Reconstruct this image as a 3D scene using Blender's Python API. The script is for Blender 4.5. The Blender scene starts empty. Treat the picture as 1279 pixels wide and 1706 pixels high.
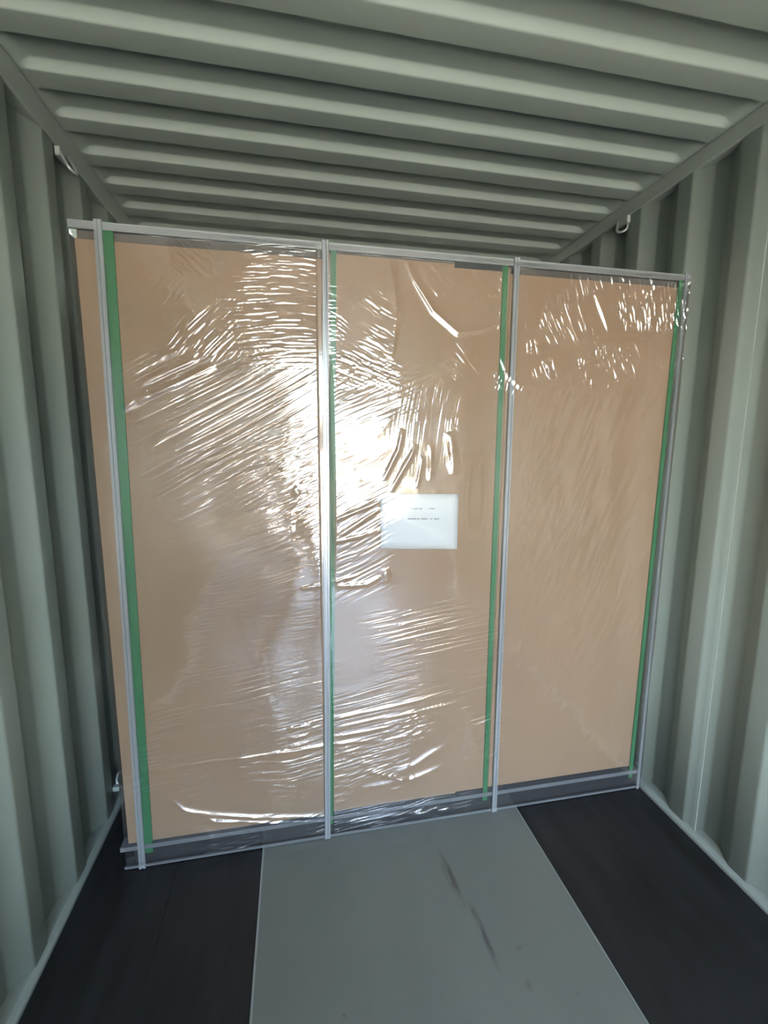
import bpy, bmesh, math, random
import numpy as np
from mathutils import Vector, Matrix

random.seed(7)
RNG = np.random.default_rng(11)
S = bpy.context.scene
C = S.collection
PI = math.pi

# ------------------------------------------------------------------ camera
CAM = np.array([-0.3821, 0.0, 1.5752])
YAW, PITCH, ROLL, FPX = 0.1957, -0.1493, 0.0054, 753.55
IW, IH = 1279.0, 1706.0
def basis():
    cy, sy = math.cos(YAW), math.sin(YAW)
    w = np.array([sy*math.cos(PITCH), cy*math.cos(PITCH), math.sin(PITCH)])
    r = np.array([cy, -sy, 0.0]); u = np.cross(r, w)
    c, s = math.cos(ROLL), math.sin(ROLL)
    return c*r+s*u, -s*r+c*u, w
RX, UX, WX = basis()
cam = bpy.data.cameras.new('camera')
cam.sensor_fit = 'VERTICAL'; cam.sensor_height = 36.0; cam.lens = FPX/IH*36.0
cam.clip_start = 0.005; cam.clip_end = 300
co = bpy.data.objects.new('camera', cam); C.objects.link(co)
M = Matrix.Identity(4)
for i in range(3):
    M[i][0], M[i][1], M[i][2], M[i][3] = RX[i], UX[i], -WX[i], CAM[i]
co.matrix_world = M
S.camera = co

# ------------------------------------------------------------------ light
DOOR_Y = -3.2
END_Y = 2.95
world = bpy.data.worlds.new('sky'); S.world = world
world.use_nodes = True
nt = world.node_tree; nt.nodes.clear()
wo = nt.nodes.new('ShaderNodeOutputWorld'); bg = nt.nodes.new('ShaderNodeBackground')
# hazy daylight, sun high to the left of the open doors
SUN_AZ, SUN_EL = math.radians(97), math.radians(35)      # azimuth: left of the outward door axis
to_sun = Vector((-math.sin(SUN_AZ)*math.cos(SUN_EL), -math.cos(SUN_AZ)*math.cos(SUN_EL), math.sin(SUN_EL)))
sky = nt.nodes.new('ShaderNodeTexSky'); sky.sky_type = 'NISHITA'; sky.sun_disc = False
sky.sun_elevation = SUN_EL; sky.sun_rotation = math.atan2(to_sun.x, to_sun.y)
sky.air_density = 1.0; sky.dust_density = 7.0; sky.ozone_density = 1.0
nt.links.new(sky.outputs[0], bg.inputs['Color']); bg.inputs['Strength'].default_value = 2.2
nt.links.new(bg.outputs[0], wo.inputs[0])
sun = bpy.data.lights.new('sun', 'SUN'); sun.energy = 36.0; sun.angle = 0.01; sun.color = (1.0, 0.96, 0.90)
so = bpy.data.objects.new('sun', sun); C.objects.link(so)
so.rotation_euler = (-to_sun).to_track_quat('-Z', 'Y').to_euler()
so.location = (-6, DOOR_Y-6, 8)
# portal in the doorway so the sky is sampled through it
pl = bpy.data.lights.new('doorway_portal', 'AREA'); pl.shape = 'RECTANGLE'; pl.size = 2.36; pl.size_y = 2.66
pl.cycles.is_portal = True
po = bpy.data.objects.new('doorway_portal', pl); C.objects.link(po)
po.location = (0, DOOR_Y-0.02, 1.35)
po.rotation_euler = Vector((0, 1, 0)).to_track_quat('-Z', 'Z').to_euler()

vs = S.view_settings
vs.view_transform = 'Standard'; vs.look = 'None'; vs.gamma = 1.0; vs.use_curve_mapping = False
vs.exposure = 2.5

# ------------------------------------------------------------------ helpers
def F(px, py, D):
    """photo pixel -> (x, z) on the plane y = D"""
    a = (px-IW/2-0.5)/FPX; b = -(py-IH/2)/FPX
    v = WX + a*RX + b*UX
    t = D/v[1]
    return CAM[0]+t*v[0], CAM[2]+t*v[2]

def material(name, color, rough=0.5, metal=0.0, spec=0.5, noise=0.0, scale=8.0, stretch=(1, 1, 1), bump=0.0,
             bscale=60.0, color2=None):
    m = bpy.data.materials.new(name); m.use_nodes = True
    t = m.node_tree; b = t.nodes['Principled BSDF']
    b.inputs['Base Color'].default_value = (*color, 1)
    b.inputs['Roughness'].default_value = rough; b.inputs['Metallic'].default_value = metal
    b.inputs['Specular IOR Level'].default_value = spec
    if noise > 0 or color2 or bump > 0:
        g = t.nodes.new('ShaderNodeTexCoord'); mp = t.nodes.new('ShaderNodeMapping')
        mp.inputs['Scale'].default_value = stretch
        t.links.new(g.outputs['Object'], mp.inputs[0])
    if noise > 0 or color2:
        n = t.nodes.new('ShaderNodeTexNoise'); n.inputs['Scale'].default_value = scale
        n.inputs['Detail'].default_value = 6; n.inputs['Roughness'].default_value = 0.6
        t.links.new(mp.outputs[0], n.inputs['Vector'])
        r = t.nodes.new('ShaderNodeValToRGB')
        c2 = color2 or tuple(c*(1-noise) for c in color)
        r.color_ramp.elements[0].position = 0.35; r.color_ramp.elements[0].color = (*c2, 1)
        r.color_ramp.elements[1].position = 0.65; r.color_ramp.elements[1].color = (*color, 1)
        t.links.new(n.outputs['Fac'], r.inputs[0]); t.links.new(r.outputs[0], b.inputs['Base Color'])
    if bump > 0:
        n2 = t.nodes.new('ShaderNodeTexNoise'); n2.inputs['Scale'].default_value = bscale; n2.inputs['Detail'].default_value = 4
        t.links.new(mp.outputs[0], n2.inputs['Vector'])
        bp = t.nodes.new('ShaderNodeBump'); bp.inputs['Strength'].default_value = bump; bp.inputs['Distance'].default_value = 0.004
        t.links.new(n2.outputs['Fac'], bp.inputs['Height']); t.links.new(bp.outputs[0], b.inputs['Normal'])
    return m

def link(name, me, mat=None, parent=None, kind=None, label=None, cat=None, group=None, smooth=False):
    o = bpy.data.objects.new(name, me); C.objects.link(o)
    if mat: me.materials.append(mat)
    if parent: o.parent = parent
    if kind: o['kind'] = kind
    if label: o['label'] = label
    if cat: o['category'] = cat
    if group: o['group'] = group
    if smooth: me.shade_smooth()
    return o

def pyd(name, v, f):
    me = bpy.data.meshes.new(name); me.from_pydata([tuple(map(float, p)) for p in v], [], [tuple(map(int, q)) for q in f]); me.update()
    return me

def box_mesh(name, x0, x1, y0, y1, z0, z1, bevel=0.0, seg=2):
    bm = bmesh.new(); bmesh.ops.create_cube(bm, size=1)
    for v in bm.verts:
        v.co = Vector(((x0+x1)/2+v.co.x*(x1-x0), (y0+y1)/2+v.co.y*(y1-y0), (z0+z1)/2+v.co.z*(z1-z0)))
    if bevel > 0: bmesh.ops.bevel(bm, geom=bm.edges[:], offset=bevel, segments=seg, affect='EDGES', profile=0.5)
    me = bpy.data.meshes.new(name); bm.to_mesh(me); bm.free(); return me

def empty(name, loc, label, cat, group=None):
    o = bpy.data.objects.new(name, None); C.objects.link(o); o.location = loc
    o.empty_display_size = 0.1; o['label'] = label; o['category'] = cat
    if group: o['group'] = group
    return o

def shift(o, root):
    """keep world-space mesh coordinates under an unrotated parent"""
    o.location = (-root.location.x, -root.location.y, -root.location.z)
    return o

def tube_mesh(name, pts, r, n=10):
    pts = [Vector(p) for p in pts]; v = []; f = []
    up = None
    for i, p in enumerate(pts):
        t = (pts[min(i+1, len(pts)-1)]-pts[max(i-1, 0)]).normalized()
        if up is None:
            up = t.orthogonal().normalized()
        a = (up - t*up.dot(t)).normalized(); up = a; b = t.cross(a)
        for k in range(n):
            v.append(p+r*(math.cos(2*PI*k/n)*a+math.sin(2*PI*k/n)*b))
    for i in range(len(pts)-1):
        for k in range(n):
            f.append((i*n+k, i*n+(k+1) % n, (i+1)*n+(k+1) % n, (i+1)*n+k))
    f.append(tuple(range(n-1, -1, -1))); f.append(tuple((len(pts)-1)*n+k for k in range(n)))
    return pyd(name, v, f)

# ------------------------------------------------------------------ materials
PAINT = (0.27, 0.31, 0.268)
m_wall = material('painted_corrugated_steel', PAINT, rough=0.42, spec=0.4, noise=0.07, scale=3.0, stretch=(1, 1, 0.35), bump=0.06, bscale=25)
m_roof = material('painted_roof_steel', PAINT, rough=0.45, spec=0.4, noise=0.05, scale=2.5, bump=0.05, bscale=20)
m_rail = material('painted_rail_steel', (0.25, 0.28, 0.25), rough=0.45, spec=0.4, noise=0.08, scale=6)
m_ply = material('black_floor_board', (0.018, 0.018, 0.019), rough=0.5, spec=0.35, scale=3.5, stretch=(4, 0.6, 1),
                 color2=(0.010, 0.010, 0.010), bump=0.15, bscale=30)
m_card = material('brown_cardboard', (0.285, 0.193, 0.118), rough=0.75, spec=0.2, noise=0.07, scale=2.2, stretch=(1, 1, 0.5), bump=0.05, bscale=40)
m_green = material('green_strap', (0.028, 0.150, 0.055), rough=0.38, noise=0.12, scale=20, stretch=(1, 1, 0.2))
m_silver = material('galvanised_strip', (0.30, 0.32, 0.325), rough=0.32, metal=0.25, noise=0.08, scale=14, stretch=(1, 1, 0.1))
m_alu = material('pale_metal_bar', (0.32, 0.34, 0.335), rough=0.4, metal=0.35, noise=0.1, scale=10)
m_bar = material('dull_metal_bar', (0.20, 0.21, 0.215), rough=0.4, metal=0.3, noise=0.15, scale=10)
m_base = material('charcoal_skid', (0.012, 0.0125, 0.014), rough=0.55, noise=0.3, scale=12)
m_wood = material('dark_brown_beam', (0.10, 0.085, 0.07), rough=0.7, noise=0.3, scale=9, stretch=(0.3, 1, 4))
m_paper = material('white_paper', (0.52, 0.555, 0.56), rough=0.7, noise=0.01, scale=20)
m_ink = material('grey_print', (0.16, 0.18, 0.20), rough=0.8, noise=0.1, scale=60)
m_ring = material('zinc_ring', (0.40, 0.41, 0.39), rough=0.35, metal=0.5, noise=0.1, scale=40)
m_ground = material('yard_concrete', (0.17, 0.167, 0.157), rough=0.9, noise=0.2, scale=0.6)

def floor_plate_material():
    m = material('grey_painted_plate', (0.152, 0.163, 0.142), rough=0.38, spec=0.45, noise=0.09, scale=2.0, stretch=(2, 0.5, 1), bump=0.05, bscale=18)
    t = m.node_tree; b = t.nodes['Principled BSDF']
    src = b.inputs['Base Color'].links[0].from_socket
    g = t.nodes.new('ShaderNodeTexCoord')
    nz = t.nodes.new('ShaderNodeTexNoise'); nz.inputs['Scale'].default_value = 26; nz.inputs['Detail'].default_value = 5
    mpn = t.nodes.new('ShaderNodeMapping'); mpn.inputs['Scale'].default_value = (1.6, 0.35, 1)
    t.links.new(g.outputs['Object'], mpn.inputs[0]); t.links.new(mpn.outputs[0], nz.inputs['Vector'])
    # scuff marks: (cx, cy, half width, half length, angle, strength)
    marks = [(0.145, 1.36, 0.020, 0.14, 0.06, 1.0), (0.185, 1.17, 0.014, 0.14, 0.05, 0.9), (0.255, 1.005, 0.035, 0.022, 0.3, .35),
             (0.225, 0.84, 0.016, 0.09, -0.1, 0.7), (0.262, 0.83, 0.012, 0.07, 0.25, 0.5),
             (0.385, 0.955, 0.020, 0.009, 0.3, 0.75), (0.325, 0.935, 0.009, 0.009, 0, 0.7),
             (-0.282, 1.035, 0.006, 0.006, 0, 0.9), (-0.258, 1.035, 0.006, 0.006, 0, 0.9),
             (0.275, 1.10, 0.045, 0.012, 0.1, 0.3), (0.04, 0.95, 0.10, 0.014, 0.1, 0.2)]
    cur = src
    for cx, cy, hw, hl, an, st in marks:
        mp = t.nodes.new('ShaderNodeMapping'); mp.vector_type = 'TEXTURE'
        mp.inputs['Location'].default_value = (cx, cy, 0); mp.inputs['Rotation'].default_value = (0, 0, an)
        mp.inputs['Scale'].default_value = (hw, hl, 1)
        t.links.new(g.outputs['Object'], mp.inputs[0])
        ml = t.nodes.new('ShaderNodeVectorMath'); ml.operation = 'MULTIPLY'; ml.inputs[1].default_value = (1, 1, 0)
        t.links.new(mp.outputs[0], ml.inputs[0])
        ln = t.nodes.new('ShaderNodeVectorMath'); ln.operation = 'LENGTH'; t.links.new(ml.outputs[0], ln.inputs[0])
        r = t.nodes.new('ShaderNodeMapRange'); r.inputs['From Min'].default_value = 1.0; r.inputs['From Max'].default_value = 0.1
        r.inputs['To Min'].default_value = 0; r.inputs['To Max'].default_value = 1.6
        t.links.new(ln.outputs['Value'], r.inputs['Value'])
        pw = t.nodes.new('ShaderNodeMath'); pw.operation = 'MULTIPLY'; t.links.new(r.outputs[0], pw.inputs[0])
        rn = t.nodes.new('ShaderNodeMapRange'); rn.inputs['From Min'].default_value = 0.40; rn.inputs['From Max'].default_value = 0.62
        t.links.new(nz.outputs['Fac'], rn.inputs['Value']); t.links.new(rn.outputs[0], pw.inputs[1])
        p2 = t.nodes.new('ShaderNodeMath'); p2.operation = 'MULTIPLY'; p2.inputs[1].default_value = st; p2.use_clamp = True
        t.links.new(pw.outputs[0], p2.inputs[0])
        mx = t.nodes.new('ShaderNodeMix'); mx.data_type = 'RGBA'
        t.links.new(p2.outputs[0], mx.inputs['Factor']); t.links.new(cur, mx.inputs['A']); mx.inputs['B'].default_value = (0.07, 0.07, 0.065, 1)
        cur = mx.outputs['Result']
    t.links.new(cur, b.inputs['Base Color'])
    return m
m_plate = floor_plate_material()

def film_material():
    m = bpy.data.materials.new('clear_stretch_film'); m.use_nodes = True
    t = m.node_tree; t.nodes.clear()
    out = t.nodes.new('ShaderNodeOutputMaterial')
    tr = t.nodes.new('ShaderNodeBsdfTransparent'); tr.inputs[0].default_value = (0.985, 0.985, 0.985, 1)
    gl = t.nodes.new('ShaderNodeBsdfGlossy'); gl.inputs['Roughness'].default_value = 0.09; gl.inputs['Color'].default_value = (1, 1, 1, 1)
    df = t.nodes.new('ShaderNodeBsdfDiffuse'); df.inputs['Color'].default_value = (0.8, 0.8, 0.8, 1)
    g = t.nodes.new('ShaderNodeTexCoord')
    nz = t.nodes.new('ShaderNodeTexNoise'); nz.inputs['Scale'].default_value = 60; nz.inputs['Detail'].default_value = 3
    t.links.new(g.outputs['Object'], nz.inputs['Vector'])
    bp = t.nodes.new('ShaderNodeBump'); bp.inputs['Strength'].default_value = 0.06; bp.inputs['Distance'].default_value = 0.002
    t.links.new(nz.outputs['Fac'], bp.inputs['Height']); t.links.new(bp.outputs[0], gl.inputs['Normal'])
    lw = t.nodes.new('ShaderNodeLayerWeight'); lw.inputs['Blend'].default_value = 0.35
    mr = t.nodes.new('ShaderNodeMapRange'); mr.inputs['To Min'].default_value = 0.10; mr.inputs['To Max'].default_value = 0.6
    t.links.new(lw.outputs['Fresnel'], mr.inputs['Value'])
    m1 = t.nodes.new('ShaderNodeMixShader'); m1.inputs[0].default_value = 0.02
    t.links.new(tr.outputs[0], m1.inputs[1]); t.links.new(df.outputs[0], m1.inputs[2])
    m2 = t.nodes.new('ShaderNodeMixShader'); t.links.new(mr.outputs[0], m2.inputs[0])
    t.links.new(m1.outputs[0], m2.inputs[1]); t.links.new(gl.outputs[0], m2.inputs[2])
    t.links.new(m2.outputs[0], out.inputs[0])
    return m
m_film = film_material()

# ------------------------------------------------------------------ container shell
WX_IN = 1.175          # inner crest of the side walls
ROOF_Z = 2.70

def profile(y0, y1, pitch, phase, low, slope, depth, fil):
    """trapezoid wave: 0 on the crest nearest the room, depth in the recess; a slope facing the doors ends at `phase`.
    Each bend is rounded over +-fil with a few extra points."""
    corners = [(0, 0), (low, 0), (low+slope, 1), (pitch-slope, 1)]
    seq = []
    k0 = math.floor((y0-phase)/pitch)-1; k1 = math.ceil((y1-phase)/pitch)+1
    for k in range(k0, k1):
        for t, h in corners: seq.append((phase+k*pitch+t, h*depth))
    pts = []
    for i in range(1, len(seq)-1):
        p, c, n = np.array(seq[i-1]), np.array(seq[i]), np.array(seq[i+1])
        fa = min(fil, np.linalg.norm(p-c)*.45); fb = min(fil, np.linalg.norm(n-c)*.45)
        A = c+(p-c)/np.linalg.norm(p-c)*fa; B = c+(n-c)/np.linalg.norm(n-c)*fb
        for t in (0, .25, .5, .75, 1): pts.append((1-t)**2*A+2*t*(1-t)*c+t*t*B)
    pts = np.array(pts); pts = pts[(pts[:, 0] >= y0-pitch*.5) & (pts[:, 0] <= y1+pitch*.5)]
    return np.clip(pts[:, 0], y0-.03, y1+.04), pts[:, 1]

def side_wall(name, side, phase):
    y, h = profile(DOOR_Y, END_Y, 0.272, phase, 0.070, 0.064, 0.039, 0.007)
    zs = [0.004, 0.9, 1.8, 2.66]
    v = []; f = []
    for z in zs:
        for yy, hh in zip(y, h): v.append((side*(WX_IN+hh), yy, z))
    n = len(y)
    for j in range(len(zs)-1):
        for i in range(n-1):
            q = (j*n+i, j*n+i+1, (j+1)*n+i+1, (j+1)*n+i)
            f.append(q if side < 0 else q[::-1])
    o = link(name, pyd(name, v, f), m_wall, kind='structure', smooth=True)
    sd = o.modifiers.new('sheet', 'SOLIDIFY'); sd.thickness = 0.003; sd.offset = -1
    return o
wall_right = side_wall('wall_right', 1, 1.61+0.066)
wall_left = side_wall('wall_left', -1, 1.79+0.066)

def roof():
    y, h = profile(DOOR_Y, END_Y, 0.209, 1.746, 0.079, 0.021, 0.024, 0.0045)
    xs = [-1.24, -1.172, -1.162, -1.15, -1.135, -1.11, -0.5, 0, 0.5, 1.11, 1.135, 1.15, 1.162, 1.172, 1.24]
    ws = [0, 0, .12, .5, .88, 1, 1, 1, 1, 1, .88, .5, .12, 0, 0]
    v = []; f = []; n = len(y)
    for x, w in zip(xs, ws):
        for yy, hh in zip(y, h): v.append((x, yy, ROOF_Z+hh*w))
    for j in range(len(xs)-1):
        for i in range(n-1): f.append((j*n+i, j*n+i+1, (j+1)*n+i+1, (j+1)*n+i))
    o = link('ceiling', pyd('ceiling', v, f), m_roof, kind='structure', smooth=True)
    sd = o.modifiers.new('sheet', 'SOLIDIFY'); sd.thickness = 0.002; sd.offset = -1
    return o
ceiling = roof()

def back_wall():
    x = np.arange(-1.24, 1.2401, 0.01); t = (x % 0.25)/0.25
    h = np.clip(np.abs(t-0.5)*6-1, 0, 1)*0.045
    v = []; f = []; n = len(x)
    for z in (0.0, 1.3, 2.7):
        for xx, hh in zip(x, h): v.append((xx, END_Y+hh, z))
    for j in range(2):
        for i in range(n-1): f.append((j*n+i, j*n+i+1, (j+1)*n+i+1, (j+1)*n+i))
    o = link('wall_back', pyd('wall_back', v, f), m_wall, kind='structure', smooth=True)
    sd = o.modifiers.new('sheet', 'SOLIDIFY'); sd.thickness = 0.003
    return o
back_wall()

# top side rails and bottom sills
for side, nm in ((-1, 'left'), (1, 'right')):
    zr = 2.605 if side < 0 else 2.632
    x0, x1 = sorted((side*(WX_IN-0.002), side*1.245))
    o = link('trim_%d' % (1 if side < 0 else 2), box_mesh('top_rail', x0, x1, DOOR_Y, END_Y+0.06, zr, ROOF_Z-0.001, 0.006), m_rail, kind='structure')
    x0, x1 = side*1.157, side*1.24
    # sloping sill: low lip at the floor, rising to the wall
    prof = [(side*1.24, -0.03), (side*1.162, -0.03), (side*1.162, 0.010), (side*1.168, 0.019), (side*1.180, 0.024), (side*1.24, 0.030)]
    v = [(px, yy, pz) for yy in (DOOR_Y, END_Y+0.06) for px, pz in prof]
    n = len(prof); f = [(i, (i+1) % n, n+(i+1) % n, n+i) for i in range(n)] + [tuple(range(n)), tuple(range(2*n-1, n-1, -1))]
    me = pyd('sill', v, f)
    bm = bmesh.new(); bm.from_mesh(me); bmesh.ops.recalc_face_normals(bm, faces=bm.faces[:]); bm.to_mesh(me); bm.free()
    link('baseboard_'+nm, me, m_rail, kind='structure')

# vertical sheet weld on the right wall, a child of that wall
weld = link('weld_seam', tube_mesh('weld_seam', [(WX_IN+0.001, 1.345, 0.03), (WX_IN+0.001, 1.345, 2.63)], 0.0015, 6), m_wall, parent=wall_right)

# floor: steel plate down the middle, black boards either side
floor = link('floor', box_mesh('floor', -1.24, 1.24, DOOR_Y, END_Y+0.05, -0.06, -0.012), m_rail, kind='structure')
GP = 0.535
bw = (1.158-GP)/2
def floor_piece(name, x0, x1, y0, y1, mat, z1=0.0):
    return link(name, box_mesh(name, x0, x1, y0, y1, -0.012, z1, 0.0015, 1), mat, parent=floor)
for y0, y1 in ((DOOR_Y+.02, 0.2), (0.2, END_Y)):
    floor_piece('steel_plate', -GP, GP, y0+0.001, y1-0.001, m_plate, 0.004)
for s in (-1, 1):
    for k in range(2):
        a, b = sorted((s*(GP+0.003+k*bw), s*(GP+(k+1)*bw+0.0025)))
        for y0, y1 in ((DOOR_Y+.02, 0.35), (0.35, END_Y)):
            floor_piece('floor_board', a, b, y0+0.0004, y1-0.0004, m_ply, 0.0)
link('edge_strip', box_mesh('edge_strip', -GP-0.004, -GP+0.003, DOOR_Y+.02, END_Y, -0.005, 0.0055, 0.001, 1), m_alu, parent=floor)
link('edge_strip', box_mesh('edge_strip', GP-0.001, GP+0.003, DOOR_Y+.02, END_Y, -0.005, 0.0050, 0.001, 1), m_rail, parent=floor)

# open doors beyond the camera
for k, s in ((1, -1), (2, 1)):
    ang = math.radians(177)
    me = box_mesh('door_leaf', -0.025, 0.025, -1.17, 0, 0.03, 2.66, 0.006)
    dr = link('door_%d' % k, me, m_wall, kind='structure')
    dr.location = (s*1.30, DOOR_Y-0.02, 0); dr.rotation_euler = (0, 0, s*ang)
    for q in (-0.95, -0.70, -0.45, -0.20):
        rb = link('door_rib', box_mesh('door_rib', -0.0125, 0.0125, q-0.06, q+0.06, 0.15, 2.54, 0.006), m_wall, parent=dr)
        rb.location = (-s*0.033, 0, 0)
# yard outside
gr = link('ground', pyd('ground', [(-60, -80, -0.16), (60, -80, -0.16), (60, 40, -0.16), (-60, 40, -0.16)], [(0, 1, 2, 3)]), m_ground, kind='structure')

# ------------------------------------------------------------------ the wrapped crate
D = 1.624
crate = empty('wrapped_crate', (0.05, 2.2, 0.004), 'tall cardboard crate wrapped in clear film with green straps', 'crate')
def part(name, me, mat, parent=None, smooth=False, label=None):
    o = link(name, me, mat, smooth=smooth, label=label)
    if parent is None:
        o.parent = crate; shift(o, crate)
    else:
        o.parent = parent
    return o
XL, XR = -1.018, 1.122
YB = 2.75
ZB = 0.004
# inner stack, dark skid, beams
part('inner_stack', box_mesh('inner_stack', XL+0.03, XR-0.015, D+0.03, YB, 0.105, 2.20), m_wood)
part('skid_base', box_mesh('skid_base', XL+0.015, XR+0.015, D+0.008, YB, ZB+0.006, 0.085, 0.003), m_base)
part('top_beam', box_mesh('top_beam', XL+0.004, XR, D+0.012, D+0.09, 2.166, 2.214, 0.003), m_wood, label='dark wooden beam under the top bar')
# cardboard front sheets between the straps
gaps = [(XL, -0.262, 2.186, 0.104), (-0.261, 0.402, 2.205, 0.111), (0.403, XR-0.012, 2.188, 0.114)]
for a, b, zt, zb in gaps:
    part('cardboard_panel', box_mesh('cardboard_panel', a, b, D+0.004, D+0.012, zb, zt, 0.0015, 1), m_card)
part('cardboard_side', box_mesh('cardboard_side', XL-0.001, XL+0.006, D+0.013, YB, 0.104, 2.19, 0.001, 1), m_card)
part('cardboard_side', box_mesh('cardboard_side', XR-0.010, XR-0.003, D+0.013, YB, 0.104, 2.19, 0.001, 1), m_card)
# dark backing strips glimpsed where the sheets stop short
part('dark_edge_strip', box_mesh('dark_edge_strip', 0.255, 1.08, D+0.001, D+0.0035, 0.088, 0.118, 0.0005, 1), m_base)
part('dark_edge_strip', box_mesh('dark_edge_strip', 0.190, 0.385, D+0.001, D+0.0035, 2.192, 2.214, 0.0005, 1), m_base)
# pale metal bars along the top and bottom front edges
def angle_bar(name, x0, x1, yf, z0, z1, leg, th, down):
    """L-section bar along x: front face z0..z1 with a leg going back"""
    zt = z1 if down else z0
    prof = [(yf, z0), (yf, z1), (yf+leg, z1), (yf+leg, z1-th), (yf+th, z1-th), (yf+th, z0)] if down else \
           [(yf, z1), (yf, z0), (yf+leg, z0), (yf+leg, z0+th), (yf+th, z0+th), (yf+th, z1)]
    n = 6; v = [(x, a, b) for x in (x0, x1) for a, b in prof]
    f = [(i, (i+1) % n, n+(i+1) % n, n+i) for i in range(n)] + [(0, 1, 4, 5), (1, 2, 3, 4), (n+5, n+4, n+1, n), (n+4, n+3, n+2, n+1)]
    me = pyd(name, v, f)
    bm = bmesh.new(); bm.from_mesh(me); bmesh.ops.recalc_face_normals(bm, faces=bm.faces[:]); bm.to_mesh(me); bm.free()
    return me
part('top_bar', angle_bar('top_bar', -1.030, 1.158, D-0.003, 2.212, 2.235, 0.06, 0.004, True), m_alu, label='pale metal bar along the top edge')
part('upper_skid_bar', angle_bar('upper_skid_bar', -1.045, 1.145, D-0.002, 0.079, 0.096, 0.05, 0.004, True), m_bar, label='pale metal bar above the dark skid')
part('lower_skid_bar', angle_bar('lower_skid_bar', -1.035, 1.145, D-0.002, ZB, ZB+0.011, 0.05, 0.004, False), m_bar, label='pale metal bar on the floor')
# straps
def strap(name, p0, p1, w, y, th, mat, zt=None, zb=None, groove=False, label=None):
    """flat band on the crate front from photo-measured end points, folded over the top and under the skid"""
    (xa, za), (xb, zb_) = F(*p0, D), F(*p1, D)
    sl = (xb-xa)/(zb_-za)
    zt = za if zt is None else zt; zb = zb_ if zb is None else zb
    X = lambda z: xa+(z-za)*sl
    if groove:
        prof = [(-.5, 0), (-.44, 1), (-.10, 1), (-.04, .45), (.10, .45), (.16, 1), (.44, 1), (.5, 0)]
    else:
        prof = [(-.5, 0), (-.47, 1), (.47, 1), (.5, 0)]
    zs = np.linspace(zt, zb, 26); v = []; f = []; n = len(prof)
    for z in zs:
        for a, b in prof: v.append((X(z)+a*w, y-b*th, z))
    for j in range(len(zs)-1):
        for i in range(n-1): f.append((j*n+i, (j+1)*n+i, (j+1)*n+i+1, j*n+i+1))
        f.append((j*n+n-1, (j+1)*n+n-1, (j+1)*n, j*n))
    f.append(tuple(range(n))); f.append(tuple(range(len(v)-1, len(v)-n-1, -1)))
    # lid leg over the top
    me = pyd(name, v, f)
    bm = bmesh.new(); bm.from_mesh(me); bmesh.ops.recalc_face_normals(bm, faces=bm.faces[:]); bm.to_mesh(me); bm.free()
    part(name, me, mat, label=label)
    tp = box_mesh(name+'_over_top', X(zt)-w*0.48, X(zt)+w*0.48, y-th, YB-0.3, zt, zt+0.0015)
    return me, tp
for p0, p1, w in (((180, 385), (247, 1398), 0.031), ((556, 415), (552, 1355), 0.020), ((843, 440), (808, 1325), 0.021), ((1134, 470), (1051, 1282), 0.019)):
    me, tp = strap('green_strap', p0, p1, w, D+0.0005, 0.002, m_green, zt=2.236, zb=0.06)
    part('green_strap', tp, m_green)
for p0, p1, w in (((165, 385), (236, 1405), 0.024), ((542, 410), (546, 1385), 0.023), ((860, 442), (823, 1330), 0.022), ((1141, 470), (1061, 1300), 0.012)):
    me, tp = strap('silver_strip', p0, p1, w, D-0.005, 0.005, m_silver, zt=2.238, zb=ZB, groove=True)
    part('silver_strip', tp, m_silver)
# paper notice stuck under the film, with two faint lines of print
(ax, az), (bx, bz), (cx, cz), (dx, dz) = F(634, 823, D), F(764, 823, D), F(762, 915, D), F(635, 914, D)
yp = D+0.0022
nx, nz_ = 13, 9
v = []; f = []
for j in range(nz_):
    for i in range(nx):
        s, t = i/(nx-1), j/(nz_-1)
        x = (1-t)*((1-s)*ax+s*bx)+t*((1-s)*dx+s*cx); z = (1-t)*((1-s)*az+s*bz)+t*((1-s)*dz+s*cz)
        v.append((x, yp-0.0012*math.sin(s*PI)*math.sin(t*PI)-0.0004*math.sin(s*9+t*4), z))
for j in range(nz_-1):
    for i in range(nx-1): a = j*nx+i; f.append((a, a+nx, a+nx+1, a+1))
pp = part('paper_notice', pyd('paper_notice', v, f), m_paper, smooth=True, label='white paper notice under the film')
sd = pp.modifiers.new('sheet', 'SOLIDIFY'); sd.thickness = 0.0004; sd.offset = 0
def print_line(x0, x1, y, h, dens):
    rr = random.Random(int(x0*7+y)); V = []; Fc = []
    x = x0
    while x < x1:
        wpx = rr.uniform(0.8, 2.4)
        if rr.random() < dens:
            (a, b), (c, d_) = F(x, y-h/2*rr.uniform(.6, 1.1), D), F(x+wpx, y+h/2*rr.uniform(.6, 1.1), D)
            k = len(V); yy = yp-0.0028
            V += [(a, yy, b), (a, yy, d_), (c, yy, d_), (c, yy, b)]; Fc.append((k, k+1, k+2, k+3))
        x += wpx+rr.uniform(0.3, 0.7)
    o = link('print_line', pyd('print_line', V, Fc), m_ink, kind='stuff'); o.parent = pp
    sdm = o.modifiers.new('ink', 'SOLIDIFY'); sdm.thickness = 0.0002
print_line(685, 724, 847.5, 1.9, 0.75)
print_line(672, 731, 864.5, 2.0, 0.8)

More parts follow.
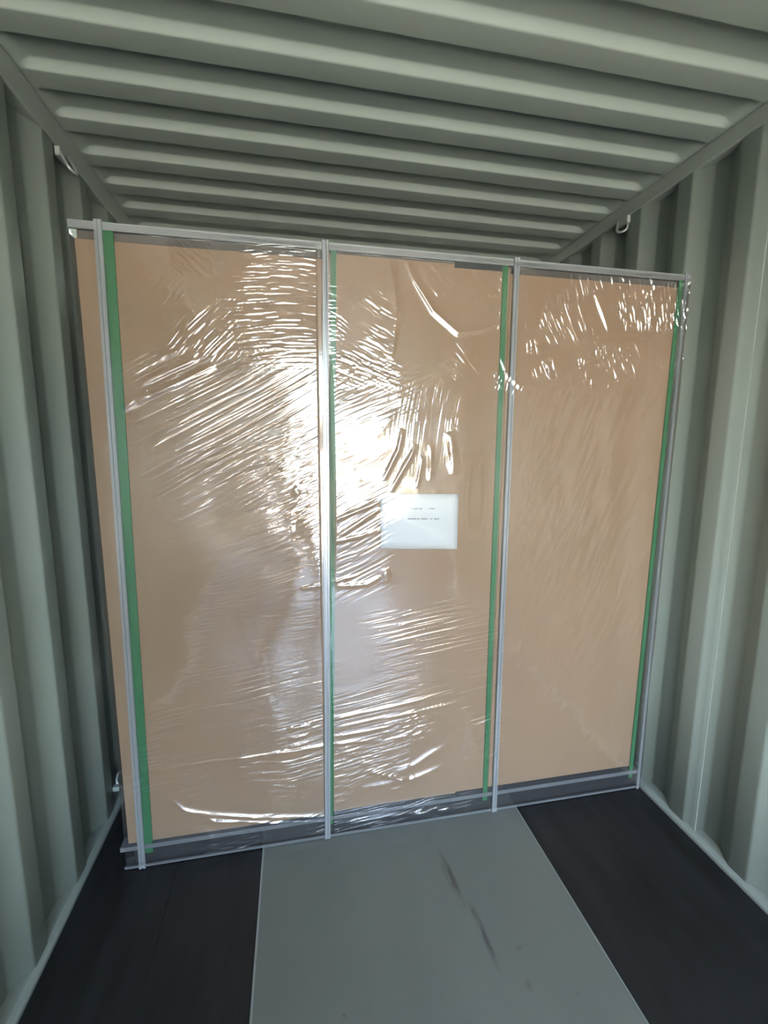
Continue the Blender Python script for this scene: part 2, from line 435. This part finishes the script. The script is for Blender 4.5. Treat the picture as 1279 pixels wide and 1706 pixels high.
# ------------------------------------------------------------------ stretch film (creased sheet)
def vnoise(x, y, seed, n=512):
    g = np.random.default_rng(seed).random((n, n))
    xi = np.floor(x).astype(int); yi = np.floor(y).astype(int)
    fx = x-xi; fy = y-yi
    fx = fx*fx*(3-2*fx); fy = fy*fy*(3-2*fy)
    x0, x1, y0, y1 = xi % n, (xi+1) % n, yi % n, (yi+1) % n
    return (g[y0, x0]*(1-fx)+g[y0, x1]*fx)*(1-fy)+(g[y1, x0]*(1-fx)+g[y1, x1]*fx)*fy
STEP = 0.0026
gx = np.arange(-1.024, 1.150, STEP); gz = np.arange(0.012, 2.232, STEP)
X, Z = np.meshgrid(gx, gz)
# photo-space coordinates of each film point, only used to place creases where the photo shows them
H = np.zeros_like(X)
XS2 = F(542, 760, D)[0]
def smooth01(t): t = np.clip(t, 0, 1); return t*t*(3-2*t)
def region(px0, py0, px1, py1, soft):
    x0, z1 = F(px0, py0, D); x1, z0 = F(px1, py1, D); s = soft*0.0022
    return smooth01((X-x0)/s+.5)*smooth01((x1-X)/s+.5)*smooth01((Z-z0)/s+.5)*smooth01((z1-Z)/s+.5)
def creases(ang, lam, along, amp, seed, warp=0.15, sharp=1.6, ang_f=None):
    """ridged noise: long thin folds running in direction ang (deg, anticlockwise from +x)"""
    a = np.radians(ang)
    wx = (vnoise(X*5+3.1, Z*5+7.7, seed+50)-.5)*warp
    if ang_f is not None: a = ang_f
    c, s = np.cos(a), np.sin(a)
    u = (X*c+Z*s)/along; w = (-X*s+Z*c)/lam+wx/lam*0.08
    n = vnoise(u+100, w+100, seed)*0.65+vnoise(u*1.9+37, w*2.1+11, seed+1)*0.35
    r = 1-np.abs(2*n-1)
    return amp*(r**sharp)
def patch(seed, sc=9.0, lo=.35, hi=.6):
    return smooth01((vnoise(X*sc+seed, Z*sc+seed*2.3, seed+9)-lo)/(hi-lo))
def R2(*a): return region(*a)
H += region(190, 590, 560, 850, 70)*creases(29, 0.0088, .24, 0.0018, 1)*(.65+.35*patch(2, 6))*(1+1.3*np.clip(XS2-X-.1, 0, .6))
H += region(205, 700, 560, 950, 90)*creases(20, 0.0082, .26, 0.00125, 4)*(.4+.6*patch(5, 5))*(1+.8*np.clip(XS2-X-.1, 0, .6))
H += region(385, 395, 552, 610, 60)*creases(5, 0.0075, .10, .0026, 7, .3)*(.6+.4*patch(8, 9))
H += region(195, 455, 400, 620, 60)*creases(48, 0.0082, .09, .0011, 10, .5)*patch(11, 12, .4, .6)
H += region(270, 372, 545, 412, 14)*creases(20, 0.0068, .03, .0036, 13, .6)
H += region(293, 396, 365, 455, 24)*creases(-40, 0.0072, .06, .0034, 16, .4)
H += region(545, 470, 660, 650, 50)*creases(-25, 0.0082, .06, 0.00143, 19, .6)*(.3+.7*patch(20, 11))
H += region(560, 600, 700, 720, 50)*creases(25, 0.0088, .10, 0.00066, 21, .4)
# fan above the notice
xc, zc = F(700, 1000, D)
angf = np.arctan2(Z-zc, X-xc)
H += region(628, 690, 790, 826, 22)*creases(0, 0.0082, .16, 0.00165, 22, .1, 1.6, None if False else np.pi/2+(angf-np.pi/2)*0.35)*(.4+.6*patch(23, 8))
H += region(640, 640, 835, 780, 50)*creases(80, 0.0082, .16, 0.00055, 25, .3)
# fan left of the notice
H += region(530, 785, 645, 985, 60)*creases(28, 0.0082, .16, 0.00198, 28, .2)
H += region(420, 800, 640, 990, 60)*creases(16, 0.0082, .13, 0.00110, 31, .2)*patch(32, 9)
H += region(290, 930, 560, 1150, 60)*creases(6, 0.0065, .20, .0009, 34, .15)*(.3+.7*patch(35, 6))
H += region(440, 1030, 830, 1260, 60)*creases(9, 0.0088, .26, .0018, 37, .1, 2.4)*patch(38, 5, .42, .62)
H += region(220, 1120, 560, 1300, 70)*creases(8, 0.0095, .22, .0013, 40, .15, 2.2)*patch(41, 5, .4, .65)
H += region(230, 1270, 560, 1420, 40)*creases(5, 0.0122, .12, .0022, 43, .4, 2.0)*patch(44, 9, .45, .6)
H += region(545, 1200, 840, 1350, 40)*creases(14, 0.0136, .09, .0026, 46, .5, 2.0)*patch(47, 9, .45, .65)
H += region(880, 440, 1165, 640, 50)*creases(112, 0.0075, .07, .0032, 49, .5, 2.6)*patch(50, 12, .50, .7)
H += region(1030, 458, 1165, 562, 24)*creases(108, 0.0085, .06, .0054, 52, .5, 1.8)
H += region(870, 560, 1040, 660, 30)*creases(95, 0.0075, .06, .0028, 55, .6, 2.4)*patch(56, 14, .52, .7)
H += region(830, 430, 870, 660, 12)*creases(75, 0.0068, .05, .0024, 58, .5)*patch(59, 14)
H += region(640, 430, 835, 640, 50)*creases(-48, 0.0109, .09, .0013, 61, .4, 2.4)*patch(62, 9, .45, .65)
H += region(860, 640, 1110, 1300, 80)*creases(70, 0.0500, .35, 0.00180, 64, .4, 1.4)
H += region(230, 1395, 830, 1450, 14)*creases(8, 0.0109, .14, .0030, 67, .3, 1.6)*patch(68, 10, .4, .6)
H += region(820, 1330, 1080, 1370, 8)*creases(8, 0.0095, .16, .0013, 70, .2)
# broad slackness of the sheet
H += .010*(vnoise(X*2.3+9, Z*2.3+5, 90)-.5)+.004*(vnoise(X*6+3, Z*6+2, 91)-.5)
# the sheet stands off where it is drawn over the middle strip and over the notice
xs2 = F(542, 760, D)[0]
H += .015*smooth01((X-(xs2-.40))/.40)*smooth01((xs2-.014-X)/.012)*smooth01((Z-.75)/.35)*smooth01((2.15-Z)/.3)
H += .022*smooth01((2.0-Z)/.62)*smooth01((Z-1.02)/.34)*smooth01((X-xs2-.012)/.022)*smooth01((.36-X)/.15)
def fold(pts, w, amp, taper=True):
    """single ridge following a polyline of photo points"""
    global H
    P = np.array([F(a, b, D) for a, b in pts]); w = w*0.0022
    x0, x1 = P[:, 0].min()-4*w, P[:, 0].max()+4*w; z0, z1 = P[:, 1].min()-4*w, P[:, 1].max()+4*w
    i0, i1 = np.searchsorted(gx, [x0, x1]); j0, j1 = np.searchsorted(gz, [z0, z1])
    xs, zs = X[j0:j1, i0:i1], Z[j0:j1, i0:i1]
    if xs.size == 0: return
    best = np.full(xs.shape, 1e9); tt = np.zeros(xs.shape)
    L = np.concatenate([[0], np.cumsum(np.hypot(*np.diff(P, axis=0).T))]); tot = L[-1]
    for k in range(len(P)-1):
        dx, dz = P[k+1]-P[k]; l2 = dx*dx+dz*dz
        t = np.clip(((xs-P[k, 0])*dx+(zs-P[k, 1])*dz)/l2, 0, 1)
        dd = np.hypot(xs-P[k, 0]-t*dx, zs-P[k, 1]-t*dz)
        m = dd < best; best = np.where(m, dd, best); tt = np.where(m, (L[k]+t*math.sqrt(l2))/tot, tt)
    e = np.sin(np.clip(tt, 0, 1)*PI)**.5 if taper else 1
    H[j0:j1, i0:i1] += amp*np.exp(-(best/w)**2)*e
for pts, w, a in [
    ([(285, 1328), (310, 1345), (350, 1352), (430, 1357), (545, 1356)], 4, .006), ([(290, 1338), (360, 1362), (460, 1366), (545, 1364)], 3, .004),
    ([(330, 1362), (400, 1366)], 4, .004), ([(655, 1285), (690, 1270), (720, 1250), (748, 1238)], 6, .006), ([(610, 1280), (680, 1296), (740, 1272)], 5, .006),
    ([(600, 1310), (650, 1300), (690, 1290)], 5, .004), ([(545, 1196), (640, 1176), (760, 1150)], 3, .004), ([(545, 1210), (650, 1190), (780, 1165)], 3, .003),
    ([(545, 1225), (660, 1205)], 3, .003), ([(230, 1282), (380, 1262), (470, 1248), (545, 1236)], 3, .003), ([(450, 1254), (500, 1245), (560, 1234), (640, 1228)], 4, .004),
    ([(640, 1228), (740, 1212), (830, 1200)], 3, .002), ([(480, 1210), (520, 1204)], 4, .005), ([(482, 1226), (515, 1220)], 3, .004), ([(482, 1240), (515, 1232)], 3, .003),
    ([(672, 428), (690, 470), (720, 520), (760, 556), (800, 552), (832, 540)], 4, .005), ([(650, 440), (660, 520), (650, 600)], 6, .003),
    ([(985, 485), (1000, 525), (1013, 560)], 4, .006), ([(1068, 470), (1076, 520), (1080, 550)], 4, .006), ([(1075, 455), (1088, 490)], 4, .005), ([(1015, 455), (1018, 480)], 3, .004),
    ([(830, 590), (842, 625), (862, 645), (900, 645), (945, 625), (985, 600), (1000, 598)], 4, .004), ([(990, 565), (1040, 563), (1115, 562)], 4, .004), ([(930, 640), (1000, 655), (1060, 660)], 6, .003),
    ([(960, 596), (975, 604), (1000, 598)], 6, .006), ([(902, 600), (912, 625), (918, 632)], 4, .006),
    ([(635, 800), (660, 750), (668, 715)], 4, .005), ([(646, 818), (680, 760), (690, 740)], 4, .005), ([(712, 800), (714, 740)], 4, .004), ([(752, 790), (745, 720)], 7, .007), ([(690, 812), (700, 760)], 4, .004),
    ([(633, 832), (590, 850), (545, 868)], 4, .006), ([(633, 842), (590, 872), (548, 900)], 4, .005), ([(633, 880), (590, 892), (545, 902)], 4, .005), ([(560, 975), (610, 972), (633, 960)], 4, .005),
    ([(500, 978), (545, 970), (600, 955)], 3, .004), ([(640, 945), (645, 970)], 7, .004), ([(488, 815), (500, 822)], 6, .005),
    ([(200, 688), (225, 668), (250, 655)], 4, .006), ([(232, 670), (300, 640), (360, 610)], 4, .005), ([(236, 640), (330, 600)], 4, .004),
    ([(250, 1440), (270, 1434), (310, 1430)], 6, .005), ([(545, 1372), (640, 1356), (760, 1342), (815, 1336)], 5, .004), ([(690, 1352), (720, 1350)], 8, .004), ([(725, 1352), (750, 1345)], 7, .004)]:
    fold(pts, w, a)
# stretch the crease height, keep the sheet just proud of the straps and tie it in at top and bottom
edge = smooth01((gz[-1]-Z)/.02)*smooth01((Z-gz[0])/.02)
Y = D-0.0062-np.clip(H+.006, 0, .05)*edge
Y = np.where(np.abs(X-F(542, 900, D)[0]) < .016, np.maximum(Y, D-.0075), Y)
v = np.stack([X, Y, Z], -1).reshape(-1, 3)
nr, nc = X.shape
# return the sheet round both sides of the crate
idx = np.arange(nr*nc).reshape(nr, nc)
q = np.stack([idx[:-1, :-1], idx[:-1, 1:], idx[1:, 1:], idx[1:, :-1]], -1).reshape(-1, 4)
base = len(v); extra = []; eq = []
rows = np.arange(0, nr, 6)
rows = np.unique(np.append(rows, nr-1))
for side, col, sgn in ((0, 0, -1), (1, nc-1, 1)):
    ringpts = []
    for k, dy in enumerate((0.0, .02, .3, .62, .95)):
        pts = v[idx[rows, col]].copy()
        if k: pts[:, 0] += sgn*(.004 if k == 1 else .005)+.004*(vnoise(pts[:, 2]*8+k, pts[:, 2]*0+k, 95+side)-.5); pts[:, 1] = D+dy
        ringpts.append(len(v)+len(extra)); extra += [tuple(p) for p in pts]
    m = len(rows)
    for k in range(4):
        for i in range(m-1):
            a = ringpts[k]+i; b = ringpts[k+1]+i
            eq.append((a, b, b+1, a+1) if side else (a, a+1, b+1, b))
v = np.vstack([v, np.array(extra)]); q = np.vstack([q, np.array(eq)])
me = bpy.data.meshes.new('stretch_film')
me.vertices.add(len(v)); me.vertices.foreach_set('co', v.astype(np.float32).ravel())
me.loops.add(q.size); me.loops.foreach_set('vertex_index', q.astype(np.int32).ravel())
me.polygons.add(len(q)); me.polygons.foreach_set('loop_start', np.arange(0, q.size, 4, dtype=np.int32))
me.update(calc_edges=True); me.validate()
film = part('stretch_film', me, m_film, smooth=True, label='creased clear plastic film')

# ------------------------------------------------------------------ lashing rings
def lashing_ring(name, base, pts, plate, label):
    o = empty(name, base, label, 'ring', 'lashing rings on the container walls')
    r = link('ring_loop', tube_mesh('ring_loop', pts, 0.0055, 10), m_ring, parent=o, smooth=True)
    b = link('ring_bracket', box_mesh('ring_bracket', *plate, 0.003), m_rail, parent=o)
    return o
def ushape(w, h, tilt, n=9):
    p = [Vector((0, -w/2, 0))]
    for k in range(n+1):
        a = PI+PI*k/n
        p.append(Vector((0, math.cos(a)*w/2, -h+w/2+math.sin(a)*w/2)))
    p.append(Vector((0, w/2, 0)))
    return p
def place(pts, ax):
    Mx = Matrix.Rotation(ax[2], 4, 'Z') @ Matrix.Rotation(ax[1], 4, 'Y') @ Matrix.Rotation(ax[0], 4, 'X')
    return [Mx @ p for p in pts]
lashing_ring('lashing_ring', (1.166, 2.05, 2.632), place([p+Vector((0, 0, -.008)) for p in ushape(.044, .066, 0)], (0, .35, .75)),
             (-0.006, 0.012, -0.035, 0.035, -0.03, 0.0), 'small metal lashing ring under the right top rail')
lashing_ring('lashing_ring', (-1.166, 1.97, 2.600), place([p+Vector((0, 0, -.010)) for p in ushape(.044, .075, 0)], (0, -.5, -.3)),
             (-0.012, 0.006, -0.03, 0.03, -0.03, 0.0), 'small metal lashing ring under the left top rail')
lashing_ring('lashing_ring', (-1.146, 1.94, 0.142), place([Vector((0, math.sin(a)*.024*(1-.35*math.cos(a)), .034*math.cos(a))) for a in np.linspace(0, 2*PI, 17)], (0, .1, 1.0)),
             (-0.030, -0.004, -0.016, 0.016, -0.045, -0.024), 'metal lashing ring low on the left wall beside the crate')

# ------------------------------------------------------------------ the person taking the picture (seen mirrored in the film)
m_cloth = material('dark_jacket_cloth', (0.035, 0.036, 0.042), rough=0.85, spec=0.2, noise=0.25, scale=14)
m_trous = material('dark_trouser_cloth', (0.045, 0.043, 0.042), rough=0.9, spec=0.15, noise=0.25, scale=14)
m_skin = material('skin', (0.52, 0.33, 0.24), rough=0.55, noise=0.06, scale=30)
m_hair = material('black_hair', (0.012, 0.011, 0.010), rough=0.5, noise=0.3, scale=60)
m_shoe = material('dark_shoe_leather', (0.02, 0.02, 0.02), rough=0.45, noise=0.2, scale=30)
m_phone = material('black_phone_glass', (0.01, 0.01, 0.012), rough=0.15, noise=0.05, scale=10)

def build_person():
    P = []; E = []; Rd = []
    def add(co, r, par=None):
        P.append(co); Rd.append(r if isinstance(r, tuple) else (r, r)); i = len(P)-1
        if par is not None: E.append((par, i))
        return i
    bx, by = -0.55, -0.42
    pel = add((bx, by, 0.93), (.155, .115))
    ab = add((bx, by+.01, 1.08), (.145, .10), pel)
    ch = add((bx, by+.005, 1.25), (.165, .115), ab)
    nb = add((bx+.005, by, 1.40), (.10, .075), ch)
    nk = add((bx+.015, by+.02, 1.475), .052, nb)
    jaw = add((bx+.02, by+.05, 1.545), (.062, .075), nk)
    hd = add((bx+.02, by+.045, 1.625), (.074, .092), jaw)
    tp = add((bx+.02, by+.035, 1.685), (.058, .072), hd)
    for s, fx, fy in ((-1, -0.66, -0.36), (1, -0.28, -0.40)):
        hip = add((bx+s*.095, by, .86), .092, pel)
        kn = add(((bx+s*.095+fx)/2, (by+fy)/2+.03, .49), .060, hip)
        cf = add((fx*.75+(bx+s*.095)*.25, (by+fy)/2, .33), .058, kn)
        an = add((fx, fy-.02, .09), .040, cf)
        he = add((fx, fy-.04, .042), (.038, .038), an)
        bl = add((fx+s*.02, fy+.10, .036), (.042, .030), an)
        to = add((fx+s*.03, fy+.17, .032), (.034, .024), bl)
    # phone centre and the two hands closing on its long sides
    phx, phy, phz = -0.382, -0.018, 1.525
    for s in (-1, 1):
        sh = add((bx+s*.175, by, 1.375), .066, nb)
        el = add((bx+s*.30, by+.14, 1.17), .046, sh)
        wr = add((phx+s*.095, phy-.10, phz-.085), .028, el)
        pm = add((phx+s*.070, phy-.055, phz-.045), (.030, .020), wr)
        # four fingers behind the far face of the phone, unequal, bent at the knuckle
        for k, (dz, ln) in enumerate(((.045, .040), (.022, .046), (.000, .043), (-.022, .034))):
            a = add((phx+s*.066, phy-.020, phz+dz-.015), .0095, pm)
            b = add((phx+s*.052, phy+.004+.004, phz+dz-.010), .0085, a)
            c = add((phx+s*(.052-ln*.55), phy+.0135, phz+dz-.006), .0075, b)
        t1 = add((phx+s*.062, phy-.045, phz+.005), .0105, pm)
        t2 = add((phx+s*.040, phy-.030, phz+.035), .0090, t1)
        t3 = add((phx+s*.024, phy-.020, phz+.052), .0080, t2)
    me = bpy.data.meshes.new('person_skeleton'); me.from_pydata(P, E, []); me.update()
    o = bpy.data.objects.new('person_skeleton', me); C.objects.link(o)
    sk = o.modifiers.new('skin', 'SKIN'); sk.use_smooth_shade = True; sk.branch_smoothing = 0.6
    for i, sv in enumerate(me.skin_vertices[0].data): sv.radius = Rd[i]; sv.use_root = (i == 0)
    ss = o.modifiers.new('sub', 'SUBSURF'); ss.levels = 2; ss.render_levels = 2
    dg = bpy.context.evaluated_depsgraph_get(); dg.update()
    body = bpy.data.meshes.new_from_object(o.evaluated_get(dg)); body.name = 'person'
    bpy.data.objects.remove(o); bpy.data.meshes.remove(me)
    body.materials.clear()
    for m in (m_cloth, m_trous, m_skin, m_shoe): body.materials.append(m)
    wl = [Vector((phx+s*.095, phy-.10, phz-.085)) for s in (-1, 1)]
    for p in body.polygons:
        c = p.center; k = 0
        if c.z < .085: k = 3
        elif c.z < .95: k = 1
        if c.z > 1.475 and c.y < -.25: k = 2
        if c.y > -.125: k = 2
        p.material_index = k
    body.shade_smooth()
    root = bpy.data.objects.new('person', body); C.objects.link(root)
    root['label'] = 'person in dark clothes holding up a phone, mirrored faintly in the film'; root['category'] = 'person'
    # hair cap, ears, nose and eyes
    hx, hy, hz = bx+.02, by+.045, 1.625
    bm = bmesh.new(); bmesh.ops.create_uvsphere(bm, u_segments=24, v_segments=16, radius=1)
    bmesh.ops.delete(bm, geom=[v for v in bm.verts if v.co.z < -.35+.65*max(0, v.co.y)], context='VERTS')
    for v_ in bm.verts: v_.co = Vector((hx+v_.co.x*.083, hy-.012+v_.co.y*.103, hz+.012+v_.co.z*.105))
    hm = bpy.data.meshes.new('hair'); bm.to_mesh(hm); bm.free()
    h = link('hair', hm, m_hair, parent=root, smooth=True)
    h.modifiers.new('cap', 'SOLIDIFY').thickness = 0.006
    def blob(nm, loc, sc, mat):
        bm = bmesh.new(); bmesh.ops.create_uvsphere(bm, u_segments=12, v_segments=8, radius=1)
        for v_ in bm.verts: v_.co = Vector((loc[0]+v_.co.x*sc[0], loc[1]+v_.co.y*sc[1], loc[2]+v_.co.z*sc[2]))
        q_ = bpy.data.meshes.new(nm); bm.to_mesh(q_); bm.free(); return link(nm, q_, mat, parent=root, smooth=True)
    for s in (-1, 1):
        blob('ear', (hx+s*.077, hy-.005, hz-.02), (.010, .020, .032), m_skin)
        blob('eye', (hx+s*.030, hy+.082, hz-.005), (.013, .010, .010), m_hair)
    blob('nose', (hx, hy+.097, hz-.03), (.013, .020, .024), m_skin)
    blob('mouth', (hx, hy+.085, hz-.068), (.024, .008, .006), m_skin)
    ph = empty('phone', (phx, phy, phz-.075), 'black phone held upright in both hands of the person', 'phone')
    link('phone_body', box_mesh('phone_body', -.036, .036, -.004, .004, 0, .15, .0035, 3), m_phone, parent=ph, smooth=False)
    link('phone_lens', box_mesh('phone_lens', -.010, .010, .004, .006, .112, .132, .001, 2), m_hair, parent=ph)
build_person()
